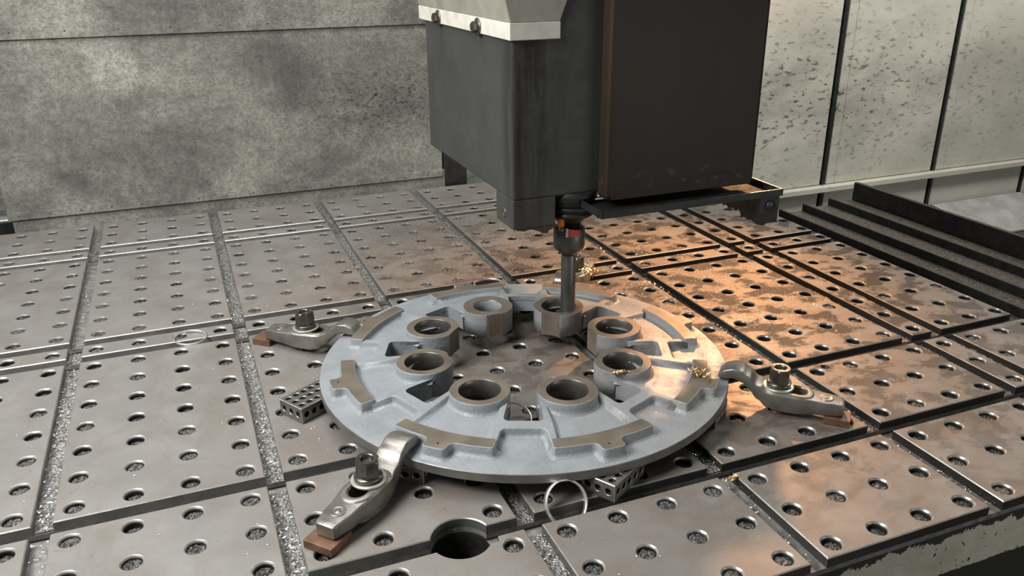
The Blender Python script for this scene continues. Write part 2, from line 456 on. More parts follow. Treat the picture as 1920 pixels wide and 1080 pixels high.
# what stands beyond the left end of the sheets
wl_ = setting('wall_left')
sheet(wl_, 'sheet', -14, -1.5, 14.6, 14.7, 0.2, 16, mWall)
sheet(wl_, 'ledge', -14, -1.5, 14.0, 14.6, -.25, .0, mSteelSheet)
sheet(wl_, 'ledge_front', -14, -1.5, 13.9, 14.0, -2.4, -.05, mDarkBox)

wr_ = setting('wall_right')
VR = 14.5
sheet(wr_, 'backing', 14.6, 66, VR+.3, VR+.4, -9, 20, mBlack, 0)
jo = [19.7, 28.0, 36.25, 44.45, 52.25, 60.5]
prev = 14.7
for x in jo:
    sheet(wr_, 'panel', prev, x-.2, VR, VR+.25, -2.98, 20, mWallR, .05)
    sheet(wr_, 'lower_panel', prev, x-.2, VR+.02, VR+.25, -5.9, -3.36, mWallR, .05)
    sheet(wr_, 'panel_fold', prev+.55, prev+.66, VR-.03, VR-.001, -2.9, 20, mWallR, .02)
    sheet(wr_, 'joint_strip', x-.06, x+.1, VR-.02, VR+.28, -5.9, 20, mDarkBox, .02)
    prev = x+.24
b = MB(); b.box(14.7, 62, VR-.42, VR+.1, -3.32, -3.0)
b.build('rail', mWallR, wr_, .04)

# ------------------------------------------------------------------ machine table
table = empty('machine_table', (0, 0, 0), label='large slotted cast iron machine table with rows of threaded holes under the casting', category='machine table')
HB = (6.74, -9.98, .53)       # big clearance hole
VS = [1*x for x in (-10, -7, 0, 1, 8, 9)]
HW = .17
prof = [(-12.79, -.2)]
for v in VS: prof += [(v-HW, -.2), (v-HW, -.34), (v+HW, -.34), (v+HW, -.2)]
prof += [(12.0, -.2), (12.0, -4.5), (-12.3, -4.5), (-12.3, -1.42), (-12.79, -1.30)]
b = MB()
XA, XB = -4.0, 23.7
la = b.ring([(XA, y, z) for y, z in prof]); lb = b.ring([(XB, y, z) for y, z in prof])
b.bridge(la, lb); b.face(la); b.face(lb[::-1])
bed = b.build('table_bed', mBed, table, fix=True)
cut = MB(); cut.lathe([(HB[2], -2.6), (HB[2], 1)], HB[0], HB[1], 48, sm=False)
cuto = cut.build('cutter', mHole)
def boolean_cut(o, cutter):
    md = o.modifiers.new('cut', 'BOOLEAN'); md.operation = 'DIFFERENCE'; md.object = cutter; md.solver = 'EXACT'
    dg = bpy.context.evaluated_depsgraph_get(); dg.update()
    me = bpy.data.meshes.new_from_object(o.evaluated_get(dg))
    o.modifiers.clear(); old = o.data; o.data = me; me.name = old.name; bpy.data.meshes.remove(old)
boolean_cut(bed, cuto)
bpy.data.objects.remove(cuto)
lin = MB(); lin.lathe([(HB[2]-.004, -.36), (HB[2]-.004, -2.55), (.0001, -2.55)], HB[0], HB[1], 48, cap=False)
lin.build('dark_hole_lining', mHole, table)  # added lining, shade of the deep hole put into its colour

def add_hole(mb, cx, cy, rim, seg, zt, rnd, mi_ch=1, mi_wall=2, fill=None):
    r0 = .198
    prof = [(.190, -.012), (.168, -.034), (.163, -.05), (.150, -.062), (.163, -.076), (.150, -.09), (.163, -.104), (.150, -.118), (.163, -.134), (.150, -.15), (.16, -.165), (.16, -.195)]
    prev = rim
    for k, (r, z) in enumerate(prof):
        cur = mb.ring([(cx+r*math.cos(2*PI*i/seg), cy+r*math.sin(2*PI*i/seg), z) for i in range(seg)])
        mb.bridge(prev, cur, (3 if cy < 1 else 0) if k < 2 else mi_wall, True); prev = cur
    d = -(rnd.uniform(.03, .08) if cy > 1 and cx < 13 else rnd.uniform(.06, .14)) if fill is None else fill
    c = mb.ring([(cx+.16*math.cos(2*PI*i/seg), cy+.16*math.sin(2*PI*i/seg), d+rnd.uniform(-.015, .015)) for i in range(seg)])
    ctr = mb.add((cx+rnd.uniform(-.05, .05), cy+rnd.uniform(-.05, .05), d+rnd.uniform(-.01, .04)))
    for i in range(seg): mb.face((c[i], c[(i+1) % seg], ctr), mi_ch, False)

def plate(u0, u1, v0, v1):
    a0, a1, b0, b1 = u0+HW, u1-HW, v0+HW, v1-HW
    if u0 <= -4: a0 = -4
    if u1 >= 23.9: a1 = 23.7
    if v0 <= -13: b0 = -12.79
    if v1 >= 12: b1 = 12.0
    out = [(a0, b0), (a1, b0), (a1, b1), (a0, b1)]
    cx, cy, r = HB; bite = False
    if u0 == 4 and v0 in (-10, -13):
        bite = True
        if v0 == -10:
            h = math.sqrt(r*r-(b0-cy)**2); t0 = math.atan2(b0-cy, h)
            arc = [(cx+r*math.cos(t), cy+r*math.sin(t)) for t in [PI-t0-(PI-2*t0)*k/24 for k in range(25)]]
            out = [(a0, b0)]+arc+[(a1, b0), (a1, b1), (a0, b1)]
        else:
            h = math.sqrt(r*r-(b1-cy)**2); t0 = math.atan2(b1-cy, h)
            arc = [(cx+r*math.cos(t), cy+r*math.sin(t)) for t in [t0-(PI+2*t0)*k/24 for k in range(25)]]
            # small milled notch where the slot runs into the hole on the right
            out = [(a0, b0), (a1, b0), (a1, b1), (arc[0][0]+.11, b1), (arc[0][0]+.09, b1-.13), (arc[3][0]+.02, arc[3][1])]+arc[4:]+[(a0, b1)]
    holes = []
    for i in range(int(u0), int(u1)):
        for j in range(int(v0), int(v1)):
            c = (i+.5, j+.5)
            if c[0] > a1-.1 or c[0] < a0+.1: continue
            if bite and (c[0]-cx)**2+(c[1]-cy)**2 < .64: continue
            holes.append((c[0], c[1], .198))
    small = u0 == 16 and v0 == -10
    if small: holes.append((16.84, -7.37, .11))
    ch = .019
    top = offset_poly(out, -ch)
    V, T, oi, rims = holed_face(top, holes, 20)
    mb = MB()
    idx = [mb.add((p.x, p.y, 0)) for p in V]
    for t in T: mb.face([idx[i] for i in t], 0)
    ri = [idx[i] for i in oi]
    lo = mb.ring([(x, y, -ch) for x, y in out]); bo = mb.ring([(x, y, -.199) for x, y in out])
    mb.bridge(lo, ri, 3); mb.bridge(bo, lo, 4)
    for (x, y, r), rim in zip(holes, rims):
        rr = [idx[i] for i in rim]
        if r < .15:
            c = mb.ring([(x+r*math.cos(2*PI*i/20), y+r*math.sin(2*PI*i/20), -.19) for i in range(20)])
            mb.bridge(rr, c, 2, True); mb.face(c, 2)
        else:
            empt = x > 13 and y > -7 and rnd.random() < .75
            add_hole(mb, x, y, rr, 20, 0, rnd, 2 if empt else 1, 2, -.185 if empt else None)
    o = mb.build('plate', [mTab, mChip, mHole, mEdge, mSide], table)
    return o
mEdge = mat_simple('bright_chamfer', (.36, .35, .33), (.52, .51, .48), 3, (.34, .46), .7, .03, 40)
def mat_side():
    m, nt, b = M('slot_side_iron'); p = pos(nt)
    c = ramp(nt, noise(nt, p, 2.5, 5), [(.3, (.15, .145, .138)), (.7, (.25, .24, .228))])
    right_dark = blob(nt, (19, -5, 0), (12, 13, 6), .3)       # slot sides near black on the right hand half
    c = mix(nt, mth(nt, 'MULTIPLY', right_dark, .9), c, (.016, .014, .012))
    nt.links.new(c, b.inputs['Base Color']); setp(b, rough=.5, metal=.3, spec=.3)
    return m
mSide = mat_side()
UB = [-4, 0, 4, 8, 12, 16, 20, 21, 24]
VB = [-13, -10, -7, 0, 1, 8, 9, 12]
for i in range(len(UB)-1):
    for j in range(len(VB)-1):
        plate(UB[i], UB[i+1], VB[j], VB[j+1])

# chips lying in the lengthways slots: a lumpy bed in each slot piece
for u in UB[1:-1]:
    for (v0, v1) in zip(VB, VB[1:]):
        a0 = max(v0+HW, -12.76) if v0 > -13 else -12.76
        a1 = v1-HW if v1 < 12 else 11.97
        if rnd.random() < .12: continue
        mb = MB(); n = max(3, int((a1-a0)/.12)); rows = []
        full = rnd.uniform(.2, 1.0)
        for k in range(n+1):
            y = a0+.02+(a1-a0-.04)*k/n
            env = .5+.5*math.sin(y*1.7+u)
            rows.append([mb.add((u+HW*.98*t, y, -.197+.002+full*env*(.035 if abs(t) < .9 else .06)*rnd.uniform(.4, 1.2))) for t in (-1, -.6, -.2, .2, .6, 1)])
        for r0, r1 in zip(rows, rows[1:]):
            for q in range(5): mb.face((r0[q], r0[q+1], r1[q+1], r1[q]), 0, True)
        tag(mb.build('slot_chips', mSlotChip, table), kind='stuff')

# ------------------------------------------------------------------ way cover, gutter and guard post to the right and behind
way = empty('stepped_way_cover', (24.6, -2, -1.6), label='dark stepped way cover dusted with chips running along the right side of the table', category='way cover')
def at(o, x, y, z): return (x-o.location.x/S, y-o.location.y/S, z-o.location.z/S)
def wbox(name, par, x0, x1, y0, y1, z0, z1, mat, bevel=.02):
    ox, oy, oz = (c/S for c in par.location)
    return boxo(name, x0-ox, x1-ox, y0-oy, y1-oy, z0-oz, z1-oz, mat, par, bevel)
WB = 5.6
steps = [(23.75, 26.0, -1.02), (26.0, 27.2, -.92), (27.2, 28.55, -.82), (28.55, 29.75, -.72)]
for x0, x1, z in steps:
    wbox('step', way, x0, x1-.09, -16, WB, z-.5, z, mWay)
for (x0, x1, z) in steps[:3]:
    wbox('wiper_edge', way, x1-.09, x1, -16, WB+.02, z-.4, z+.30, mBlack)
wbox('side_plate', way, 29.76, 29.95, -16, WB+.03, -2.4, .02, mBlack)
gut = empty('steel_chute', (44, 12, -7), label='scuffed sloping steel chute at the foot of the right wall panels', category='chute')
def slope(name, x0, x1, par, mat):
    mb = MB(); ox, oy, oz = (c/S for c in par.location)
    q = [(x0, VR-.15, -5.08), (x1, VR-.15, -5.08), (x1+2.6, 11.5, -6.35), (x0+2.6, 11.5, -6.35)]
    t = mb.ring([(x-ox, y-oy, z-oz) for x, y, z in q]); bt = mb.ring([(x-ox, y-oy, z-oz-.12) for x, y, z in q])
    mb.bridge(bt, t); mb.face(t); mb.face(bt[::-1])
    return mb.build(name, mat, par, .02, fix=True)
slope('chute_sheet', 44.75, 52.05, gut, mSteelSheet)
slope('chute_sheet', 52.45, 60, gut, mSteelSheet)
slope('chute_sheet', 36.5, 44.25, gut, mSteelSheet)
slope('chute_seam', 44.28, 44.7, gut, mDarkBox)
fd = MB(); fd.box(30.2, 66, -20, 12.6, -6.9, -6.5)
tag(fd.build('floor_plate', mFloor), label='dark floor plate beside the way cover at the right edge', category='floor plate')
gp = empty('guard_post', (14.0, 12.6, -12.6), label='dark steel guard post standing behind the table, half hidden by the spindle head', category='post')
boxo('post', -.42, .62, 0, .8, 0, 17.5, mBlack, gp, .03)
boxo('foot_plate', -.6, .8, -.1, .95, 0, .15, mBlack, gp, .03)

# ------------------------------------------------------------------ spindle head
head = empty('spindle_head', (13.0, -1.2, 3.4), label='big dark machine head with a brown cover sheet holding the boring bar', category='machine head')
HO = (13.0, -1.2, 3.4)
def hb(name, x0, x1, y0, y1, z0, z1, mat, bevel=.05, par=None):
    b = MB(); b.box(x0-HO[0], x1-HO[0], y0-HO[1], y1-HO[1], z0-HO[2], z1-HO[2])
    return b.build(name, mat, par or head, bevel)
hb('ram', 10.0, 16.0, -4.35, 2.1, 4.08, 16, mHead, .06)
cov = hb('front_cover', 12.08, 16.15, -4.87, -4.34, 3.98, 16, mPanel, .12)
hb('cover_hem', 12.20, 16.05, -4.885, -4.86, 4.0, 4.36, mPanel, .02, cov)
f1 = hb('corner_foot', 10.0, 11.06, -4.35, -3.27, 3.4, 4.1, mHead, .03)
# ragged drip of old grease under the foot
gm = MB(); n = 26
ptsb = []
for k in range(n+1):
    t = k/n; ptsb.append((10.12+.92*t, 3.40-.02-.13*math.exp(-((t-.72)/.16)**2)-.05*rnd.random()*t-.03*math.sin(t*9)**2))
for yy in (-4.33, -3.9):
    pass
ra = gm.ring([(x-HO[0], -4.33-HO[1], z-HO[2]) for x, z in ptsb]); rb = gm.ring([(x-HO[0], -3.9-HO[1], z-HO[2]) for x, z in ptsb])
ta = gm.ring([(x-HO[0], -4.33-HO[1], 3.41-HO[2]) for x, z in ptsb]); tb_ = gm.ring([(x-HO[0], -3.9-HO[1], 3.41-HO[2]) for x, z in ptsb])
gm.bridge(ra, rb, closed=False); gm.bridge(ta, ra, closed=False); gm.bridge(rb, tb_, closed=False)
gm.build('grease_drip', mat_simple('brown_grease', (.02, .012, .006), (.07, .04, .018), 5, (.35, .5), 0, .3, 12), head, fix=True)
# socket screw in the left face of the foot
sc = MB(); sc.lathe([(.11, -.02), (.11, .012), (.085, .02), (.075, .02), (.06, -.02), (.0001, -.02)], seg=20, cap=False)
o = sc.build('socket_screw', mHolder, head, loc=(10.0-HO[0], -3.8-HO[1], 3.68-HO[2])); o.rotation_euler = (0, -PI/2, 0)
# chip tray under the cover
tray = MB()
def tb(x0, x1, y0, y1, z0, z1): tray.box(x0-HO[0], x1-HO[0], y0-HO[1], y1-HO[1], z0-HO[2], z1-HO[2])
tb(11.68, 16.58, -5.45, -5.40, 3.78, 3.95)
tb(11.66, 11.72, -5.45, -4.1, 3.78, 3.95)
tb(16.54, 16.60, -5.45, -4.1, 3.78, 3.95)
trayo = tray.build('chip_tray', mDarkBox, head, .012)
hb('tray_floor', 11.69, 16.57, -5.42, -4.1, 3.78, 3.815, mTrayShade, .005, trayo)
fo = MB(); ox, oy, oz = HO
# right hand bracket with a scalloped lower edge on its left side
fo.box(15.98-ox, 16.55-ox, -5.40-oy, -5.28-oy, 3.10-oz, 3.80-oz)
fo.box(16.49-ox, 16.55-ox, -5.30-oy, -4.0-oy, 3.10-oz, 3.80-oz)
bracket = fo.build('bracket', mDarkBox, head, .015)
sd = MB(); prof2 = [(-5.30, 3.80), (-5.30, 3.10)]
for k in range(15):
    y = -5.2+1.25*k/14; prof2.append((y, 3.12+.04*math.sin(k*2.1)+.03*rnd.random()+(.10 if k > 5 else 0)))
prof2 += [(-3.9, 3.32), (-3.9, 3.80)]
sa = sd.ring([(15.98-ox, y-oy, z-oz) for y, z in prof2]); sb = sd.ring([(16.05-ox, y-oy, z-oz) for y, z in prof2])
sd.bridge(sa, sb); sd.face(sa[::-1]); sd.face(sb); sd.build('bracket_side', mBlack, head, fix=True)
bt = MB(); bt.lathe([(.13, 0), (.13, .05), (.10, .075), (.0001, .075)], seg=18, cap=False)
o = bt.build('bolt_head', mDarkBox, bracket, loc=(16.29-ox, -5.40-oy, 3.56-oz)); o.rotation_euler = (PI/2, 0, 0)
# white edged way cover on the upper left corner
tc = empty('_', (0, 0, 0)); bpy.data.objects.remove(tc)
cv = MB()
L0 = (9.92, -4.43)                       # near corner of the hem
def cvp(x, y, z): return (x-ox, y-oy, z-oz)
hem = [(9.92, 2.4), (9.92, -4.43), (11.08, -4.43), (11.08, -4.36), (9.99, -4.36), (9.99, 2.4)]
lo = cv.ring([cvp(x, y, 7.58) for x, y in hem]); hi = cv.ring([cvp(x, y, 7.93) for x, y in hem])
cv.bridge(lo, hi); cv.face(lo[::-1]); cv.face(hi)
hemo = cv.build('white_hem', mWhite, head, .012, fix=True)
cb = MB(); hz0, hz1 = 7.93, 12.0
bot = [(9.935, 2.4), (9.935, -4.415), (11.075, -4.415), (11.075, -4.36), (9.99, -4.36), (9.99, 2.4)]
dx = .55*2
topp = [(9.935-dx, 2.9), (9.935-dx, -4.55), (11.075+1.5, -4.55), (11.075+1.5, -4.36), (9.99, -4.36), (9.99, 2.9)]
lo = cb.ring([cvp(x, y, hz0) for x, y in bot]); hi = cb.ring([cvp(x, y, hz1) for x, y in topp])
cb.bridge(lo, hi); cb.face(lo[::-1]); cb.face(hi)
cb.build('upper_cover', mBeige, head, .02, fix=True)
for (y, z) in ((.56, 7.72), (-2.47, 7.72)):
    wsh = MB(); wsh.lathe([(.20, 0), (.20, .03), (.0001, .03)], seg=20, cap=False)
    o = wsh.build('washer', mHolder, hemo, loc=cvp(9.92, y, z)); o.rotation_euler = (0, -PI/2, 0)
    hx = MB(); hx.lathe([(.125, .03), (.125, .14), (.10, .165), (.0001, .165)], seg=6, sm=False, cap=False)
    o = hx.build('bolt', mNut, hemo, loc=cvp(9.92, y, z)); o.rotation_euler = (0, -PI/2, 0)
# spindle nose above the tool
TX, TY = 11.68, -3.80
sp = MB(); sp.lathe([(.66, 4.12), (.66, 3.92), (.60, 3.86), (.60, 3.78), (.50, 3.74)][::-1], TX-ox, TY-oy, 40)
for i in range(len(sp.v)): sp.v[i] = (sp.v[i][0], sp.v[i][1], sp.v[i][2]-oz)
sp.build('spindle_nose', mBlack, head)
nz = MB(); nz.lathe([(.085, 0), (.085, .16), (.05, .24), (.03, .24)], seg=16)
o = nz.build('coolant_nozzle', mOrange, head, loc=(11.34-ox, -4.06-oy, 3.28-oz)); o.rotation_euler = (.35, -.3, 0)
nh = MB(); nh.lathe([(.06, .2), (.06, .7)], seg=12)
o = nh.build('coolant_pipe', mBlack, head, loc=(11.34-ox, -4.06-oy, 3.28-oz)); o.rotation_euler = (.12, -.1, 0)

# boring bar in the spindle
tool = empty('boring_bar', (TX, TY, .72), label='grey boring bar in a stepped tool holder reaching down into one boss', category='boring bar')
def tz(prof): return [(r, z-.72) for r, z in prof]
t1 = MB(); t1.lathe(tz([(.175, .80), (.182, .9), (.182, 2.48), (.175, 2.5)]), seg=28); t1.build('bar', mHolder, tool)
t2 = MB(); t2.lathe(tz([(.186, 2.42), (.25, 2.50), (.36, 2.60), (.385, 2.68), (.385, 3.10), (.36, 3.13), (.30, 3.13)]), seg=36); t2.build('holder_body', mHolder, tool)
t3 = MB(); t3.lathe(tz([(.29, 3.12), (.29, 3.30), (.36, 3.33), (.36, 3.37), (.44, 3.42), (.56, 3.47), (.60, 3.50), (.60, 3.56), (.545, 3.59), (.545, 3.62), (.60, 3.65), (.60, 3.73), (.5, 3.76)]), seg=44); t3.build('tool_flange', mBlack, tool)
lug = MB(); lug.box(-.05, .06, -.08, .08, 0, .1); lug.build('drive_lug', mHolder, tool, .02, loc=(-.31, -.2, 2.39))
# red painted patch on the holder rim, wrapped round the cylinder
rp = MB(); a0, a1 = R_(-118), R_(-70); nn = 8; lo = []; hi = []
for k in range(nn+1):
    a = a0+(a1-a0)*k/nn; z1 = 3.19-.06*k/nn
    lo.append(rp.add((.396*math.cos(a), .396*math.sin(a), 2.99-.72))); hi.append(rp.add((.392*math.cos(a), .392*math.sin(a), z1-.72)))
rp.bridge(lo, hi, closed=False, sm=True)
rp.build('red_tag', mRed, tool)
wp = MB(); a0, a1 = R_(-128), R_(-119); lo = []; hi = []
for k in range(3):
    a = a0+(a1-a0)*k/2
    lo.append(wp.add((.397*math.cos(a), .397*math.sin(a), 2.98-.72))); hi.append(wp.add((.393*math.cos(a), .393*math.sin(a), 3.2-.72)))
wp.bridge(lo, hi, closed=False, sm=True); wp.build('white_tag_edge', mWhite, tool)
ins = MB(); ins.box(-.30, .1, -.06, .06, -.02, .11); ins.build('cutting_insert_holder', mHolder, tool, .015, loc=(0, 0, .12))

# ------------------------------------------------------------------ round casting
CX, CY = 9.90, -5.17
ZB, ZF, ZR, ZP, ZH = .366, .56, .70, .80, .95
cast = empty('round_casting', (CX, CY, ZB), label='blue-grey painted round flange casting with eight bored bosses, clamped on the table', category='casting')
def zc(z): return z-ZB
def zrel(x, y):
    """the painted top rises gently from the rim to the bosses"""
    r = math.hypot(x, y)
    d = abs((math.degrees(math.atan2(y, x)) % 45)-22.5)      # angle from the nearest slot
    t = min(1, max(0, (d-7.8)/2.4)); t = t*t*(3-2*t)
    if r < 3.36 or r > 4.2: t = 1
    return .092*(4.62-max(2.75, r))*(.35+.65*t)
def pol(r, a): return (r*math.cos(a), r*math.sin(a))
RB, BR, SE = 2.36, .63, 3.17
# flange with the fingered opening
inner = []
for k in range(8):
    fa = k*PI/4
    # slot before this finger (clockwise side), from slot end corner along the finger to the boss and round it
    A = R_(15.1)
    pts = []
    pts.append(pol(SE+.01, fa-A-R_(2.0))); pts.append(pol(SE-.025, fa-A-R_(.55))); pts.append(pol(SE-.11, fa-A)); pts.append(pol(2.5, fa-A))
    for q in range(15):
        t = -1.75+3.5*q/14             # angle round the boss from the inward direction
        x = RB-.60*math.cos(t); y = .60*math.sin(t)
        r = math.hypot(x, y); a = math.atan2(y, x); r = max(r, 1.80)
        if abs(a) < A-.001: pts.append(pol(r, fa+a))
    pts.append(pol(2.5, fa+A)); pts.append(pol(SE-.11, fa+A)); pts.append(pol(SE-.025, fa+A+R_(.55))); pts.append(pol(SE+.01, fa+A+R_(2.0)))
    inner += pts
NO = 160
outer = [pol(4.62, 2*PI*i/NO) for i in range(NO)]
fl = MB()
n_in = len(inner)
bosses = [pol(RB, k*PI/4) for k in range(8)]
vs = [Vector(p) for p in outer]+[Vector(p) for p in inner]
ed = [(i, (i+1) % NO) for i in range(NO)]+[(NO+i, NO+(i+1) % n_in) for i in range(n_in)]
for rr in (4.25, 4.15, 3.9, 3.6, 3.41, 3.31): vs += [Vector(pol(rr, 2*PI*(i+.5)/240)) for i in range(240)]
for k in range(8):
    for q in (-11, -6, 0, 6, 11): vs.append(Vector(pol(2.80, k*PI/4+R_(q))))
V, E, F, OV, OE, OF = delaunay_2d_cdt(vs, ed, [], 0, 1e-6)
mp = {}
for k, oo in enumerate(OV):
    for j in oo: mp[j] = k
def keep(c): return c.length < 4.62 and not inside((c.x, c.y), inner)
tp = [fl.add((p.x, p.y, zc(ZF)+zrel(p.x, p.y))) for p in V]; bo = [fl.add((p.x, p.y, 0)) for p in V]
for f in F:
    c = sum((V[i] for i in f), Vector((0, 0)))/3
    if not keep(c) or any((c-Vector(b_)).length < .40 for b_ in bosses): continue
    a, b_, d = [V[i] for i in f]
    if (b_-a).cross(d-a) < 0: f = f[::-1]
    fl.face([tp[i] for i in f], 0, True); fl.face([bo[i] for i in f][::-1], 1)
ot = [tp[mp[i]] for i in range(NO)]; ob = [bo[mp[i]] for i in range(NO)]
om = fl.ring([(x*1.0, y*1.0, zc(ZF)-.012) for x, y in [pol(4.632, 2*PI*i/NO) for i in range(NO)]])
ol = fl.ring([(x, y, .012) for x, y in [pol(4.632, 2*PI*i/NO) for i in range(NO)]])
fl.bridge(om, ot, 1, True); fl.bridge(ol, om, 1, True); fl.bridge(ob, ol, 1, True)
it = [tp[mp[NO+i]] for i in range(n_in)]; ib = [bo[mp[NO+i]] for i in range(n_in)]
fl.bridge(it, ib, 0)
mRimm = mat_simple('turned_rim_iron', (.16, .155, .145), (.25, .24, .225), 2.5, (.4, .5), .6, .06, 40)
sharp(fl.build('flange', [mCast, mRimm], cast), 35)

FIL = [(.095, zc(ZF)-.01), (.085, zc(ZF)+.004), (.05, zc(ZF)+.012), (.022, zc(ZF)+.035), (.006, zc(ZF)+.07)]
def fil_prof(ztop, bev=.02):
    return FIL+[(0, zc(ztop)-bev), (-bev*.35, zc(ztop)-bev*.3), (-bev, zc(ztop))]
# ribs: an H between each pair of fingers, walling the slot and the pocket outside it
for k in range(8):
    c0 = (k+.5)*PI/4
    D = R_
    def P_(r, a): return pol(r, c0+R_(a))
    h = [P_(2.42, 7.45), P_(SE-.12, 7.45), P_(SE-.035, 7.0), P_(SE, 5.6), P_(SE*.995, 0), P_(SE, -5.6), P_(SE-.035, -7.0), P_(SE-.12, -7.45), P_(2.42, -7.45), P_(2.42, -10.4), P_(3.2, -10.35), P_(3.92, -9.9), P_(3.92, -7.6), P_(3.50, -7.3), P_(3.43, -6.6), P_(3.41, -5.5), P_(3.40, 0), P_(3.41, 5.5), P_(3.43, 6.6), P_(3.50, 7.3), P_(3.92, 7.6), P_(3.92, 9.9), P_(3.2, 10.35), P_(2.42, 10.4)]
    # ensure counter clockwise
    ar = sum(h[i-1][0]*h[i][1]-h[i][0]*h[i-1][1] for i in range(len(h)))
    wt = [0]*9+[1, 1, 0, 1, 1, 1, 1, 1, 1, 1, 1, 0, 1, 1, 0]
    if ar < 0:
        h = h[::-1]; n = len(h); wt = [wt[(n-2-i) % n] for i in range(n)]
    mb = MB(); prism(mb, h, fil_prof(ZF+.105, .03), wt, 0, 0, zf=lambda x, y: .092*(4.62-max(2.75, math.hypot(x, y))) , nz=99, zf2=zrel)
    mb.build('rib', mCast, cast)
# bosses
for k in range(8):
    fa = k*PI/4; N = 64; o_ = []; wt = []
    for i in range(N):
        t = 2*PI*i/N
        x = RB+BR*math.cos(t); y = BR*math.sin(t); r = math.hypot(x, y); a = math.atan2(y, x)
        if r < 1.785: r = 1.785
        o_.append(pol(r, fa+a))
        tm = t+PI/N; wt.append(1.0 if math.cos(tm) > -.12 else 0.0)
    zz = zc(ZH)
    mb = MB(); cxy = pol(RB, fa)
    prof = [(0, -.172), (0, zc(ZF)-.012), (.075, zc(ZF)-.008), (.068, zc(ZF)+.004), (.04, zc(ZF)+.016), (.016, zc(ZF)+.04), (.004, zc(ZF)+.08), (0, zc(ZF)+.1), (0, zz-.02), (-.012, zz)]
    rings = prism(mb, o_, prof, wt, 0, 0, True, cap_top=False, zf=zrel, nz=8)
    # machined strip facing the centre
    for fi in range(len(mb.f)):
        p = [mb.v[i] for i in mb.f[fi]]; cr = sum(math.hypot(q[0], q[1]) for q in p)/len(p)
        if cr < 1.792: mb.m[fi] = 1; mb.s[fi] = False
    rough_bore = k == 2
    hr = .36 if rough_bore else .435
    def hring(r, z): return mb.ring([(cxy[0]+r*math.cos(2*PI*i/N+fa), cxy[1]+r*math.sin(2*PI*i/N+fa), z) for i in range(N)])
    h0 = hring(hr+.012, zz); h1 = hring(hr, zz-.014); h2 = hring(hr, 0.0)
    mb.bridge(rings[-1], h0, 1, False); mb.bridge(h0, h1, 2, True); mb.bridge(h1, h2, 0 if rough_bore else 2, True)
    mb.bridge(h2, rings[0], 0)
    mb.build('boss', [mCast, mMach, mBore], cast)
# T shaped raised pads
for k in range(8):
    fa = k*PI/4; h = []
    r0, r1, r2, hw, tw = 3.83, 4.16, 4.445, 14.8, 3.2
    N = 20
    inn = [(r0, hw-2*hw*i/N) for i in range(N+1)]
    ar1 = [(r1, -hw+(hw-tw-1.6)*i/8) for i in range(9)]
    fil1 = [(r1+.02, -tw-.75), (r1+.07, -tw-.2), (r1+.13, -tw)]
    tab = [(r2-.07, -tw), (r2-.02, -tw+.3), (r2, -tw+1.0)]+[(r2, -tw+1.0+(2*tw-2)*i/4) for i in range(1, 5)]+[(r2-.02, tw-.3), (r2-.07, tw)]
    fil2 = [(r1+.13, tw), (r1+.07, tw+.2), (r1+.02, tw+.75)]
    ar2 = [(r1, tw+1.6+(hw-tw-1.6)*i/8) for i in range(9)]
    seq = inn+ar1+fil1+tab+fil2+ar2
    # soften the four end corners
    out = []
    for (r, a) in seq:
        if abs(abs(a)-hw) < .01: a = math.copysign(hw-.0, a)
        out.append(pol(r, fa+R_(a)))
    n = len(seq); rad = [.05 if abs(abs(a)-hw) < .01 else 0 for r, a in seq]
    out = round_poly(out, rad, 3)
    ar = sum(out[i-1][0]*out[i][1]-out[i][0]*out[i-1][1] for i in range(len(out)))
    if ar < 0: out = out[::-1]
    mb = MB(); prism(mb, out, fil_prof(ZP, .016), None, 0, 1, zf=zrel, nz=5)
    po = mb.build('raised_pad', [mCast, mMach], cast)
    dm = MB(); q = pol(4.27, fa+R_(.4 if k % 2 else -.6)); dm.lathe([(.028, zc(ZP)+.001), (.022, zc(ZP)+.002)], q[0], q[1], 10, sm=False)
    dm.build('punch_mark', mHole, po)

# ------------------------------------------------------------------ strap clamps
CL = 2.62
def stadium(x0, x1, r, n=14):
    return [(x1+r*math.cos(t), r*math.sin(t)) for t in [-PI/2+PI*i/n for i in range(n+1)]]+[(x0+r*math.cos(t), r*math.sin(t)) for t in [PI/2+PI*i/n for i in range(n+1)]]
def interp(tab, s):
    for (a, va), (b, vb) in zip(tab, tab[1:]):
        if s <= b:
            t = (s-a)/(b-a); t = t*t*(3-2*t) if True else t
            return va+(vb-va)*t
    return tab[-1][1]
def strap_mesh():
    top = [(0, .44), (.3, .455), (1.0, .50), (1.55, .52), (1.78, .60), (2.0, .78), (2.16, .875), (2.32, .89), (2.48, .84), (2.62, .73)]
    bot = [(0, .175), (.45, .155), (.9, .115), (1.3, .105), (1.55, .15), (1.75, .28), (1.95, .47), (2.1, .60), (2.3, .65), (2.48, .625), (2.62, .615)]
    wid = [(0, .215), (.5, .275), (1.0, .345), (1.4, .345), (1.75, .285), (2.1, .255), (2.62, .235)]
    mb = MB(); N = 52; prev = None
    for k in range(N+1):
        s = CL*k/N
        zt, zb, wv = interp(top, s), interp(bot, s), interp(wid, s)
        e = 0.0
        if k == 0: e = .03
        if k == N: e = .025
        zt -= e; zb += e*.3; wv -= e
        c = .035
        pr = [(-wv+c, zb), (wv-c, zb), (wv-.01, zb+.012), (wv, zb+c), (wv, zt-c), (wv-.011, zt-.011), (wv-c, zt), (-wv+c, zt), (-wv+.011, zt-.011), (-wv, zt-c), (-wv, zb+c), (-wv+.01, zb+.012)]
        ss = s+(.0 if k else 0)
        cur = mb.ring([(ss, y, z) for y, z in pr])
        if prev: mb.bridge(prev, cur, 0, True)
        else: mb.face(cur, 0)
        prev = cur
    mb.face(prev[::-1], 0)
    return mb
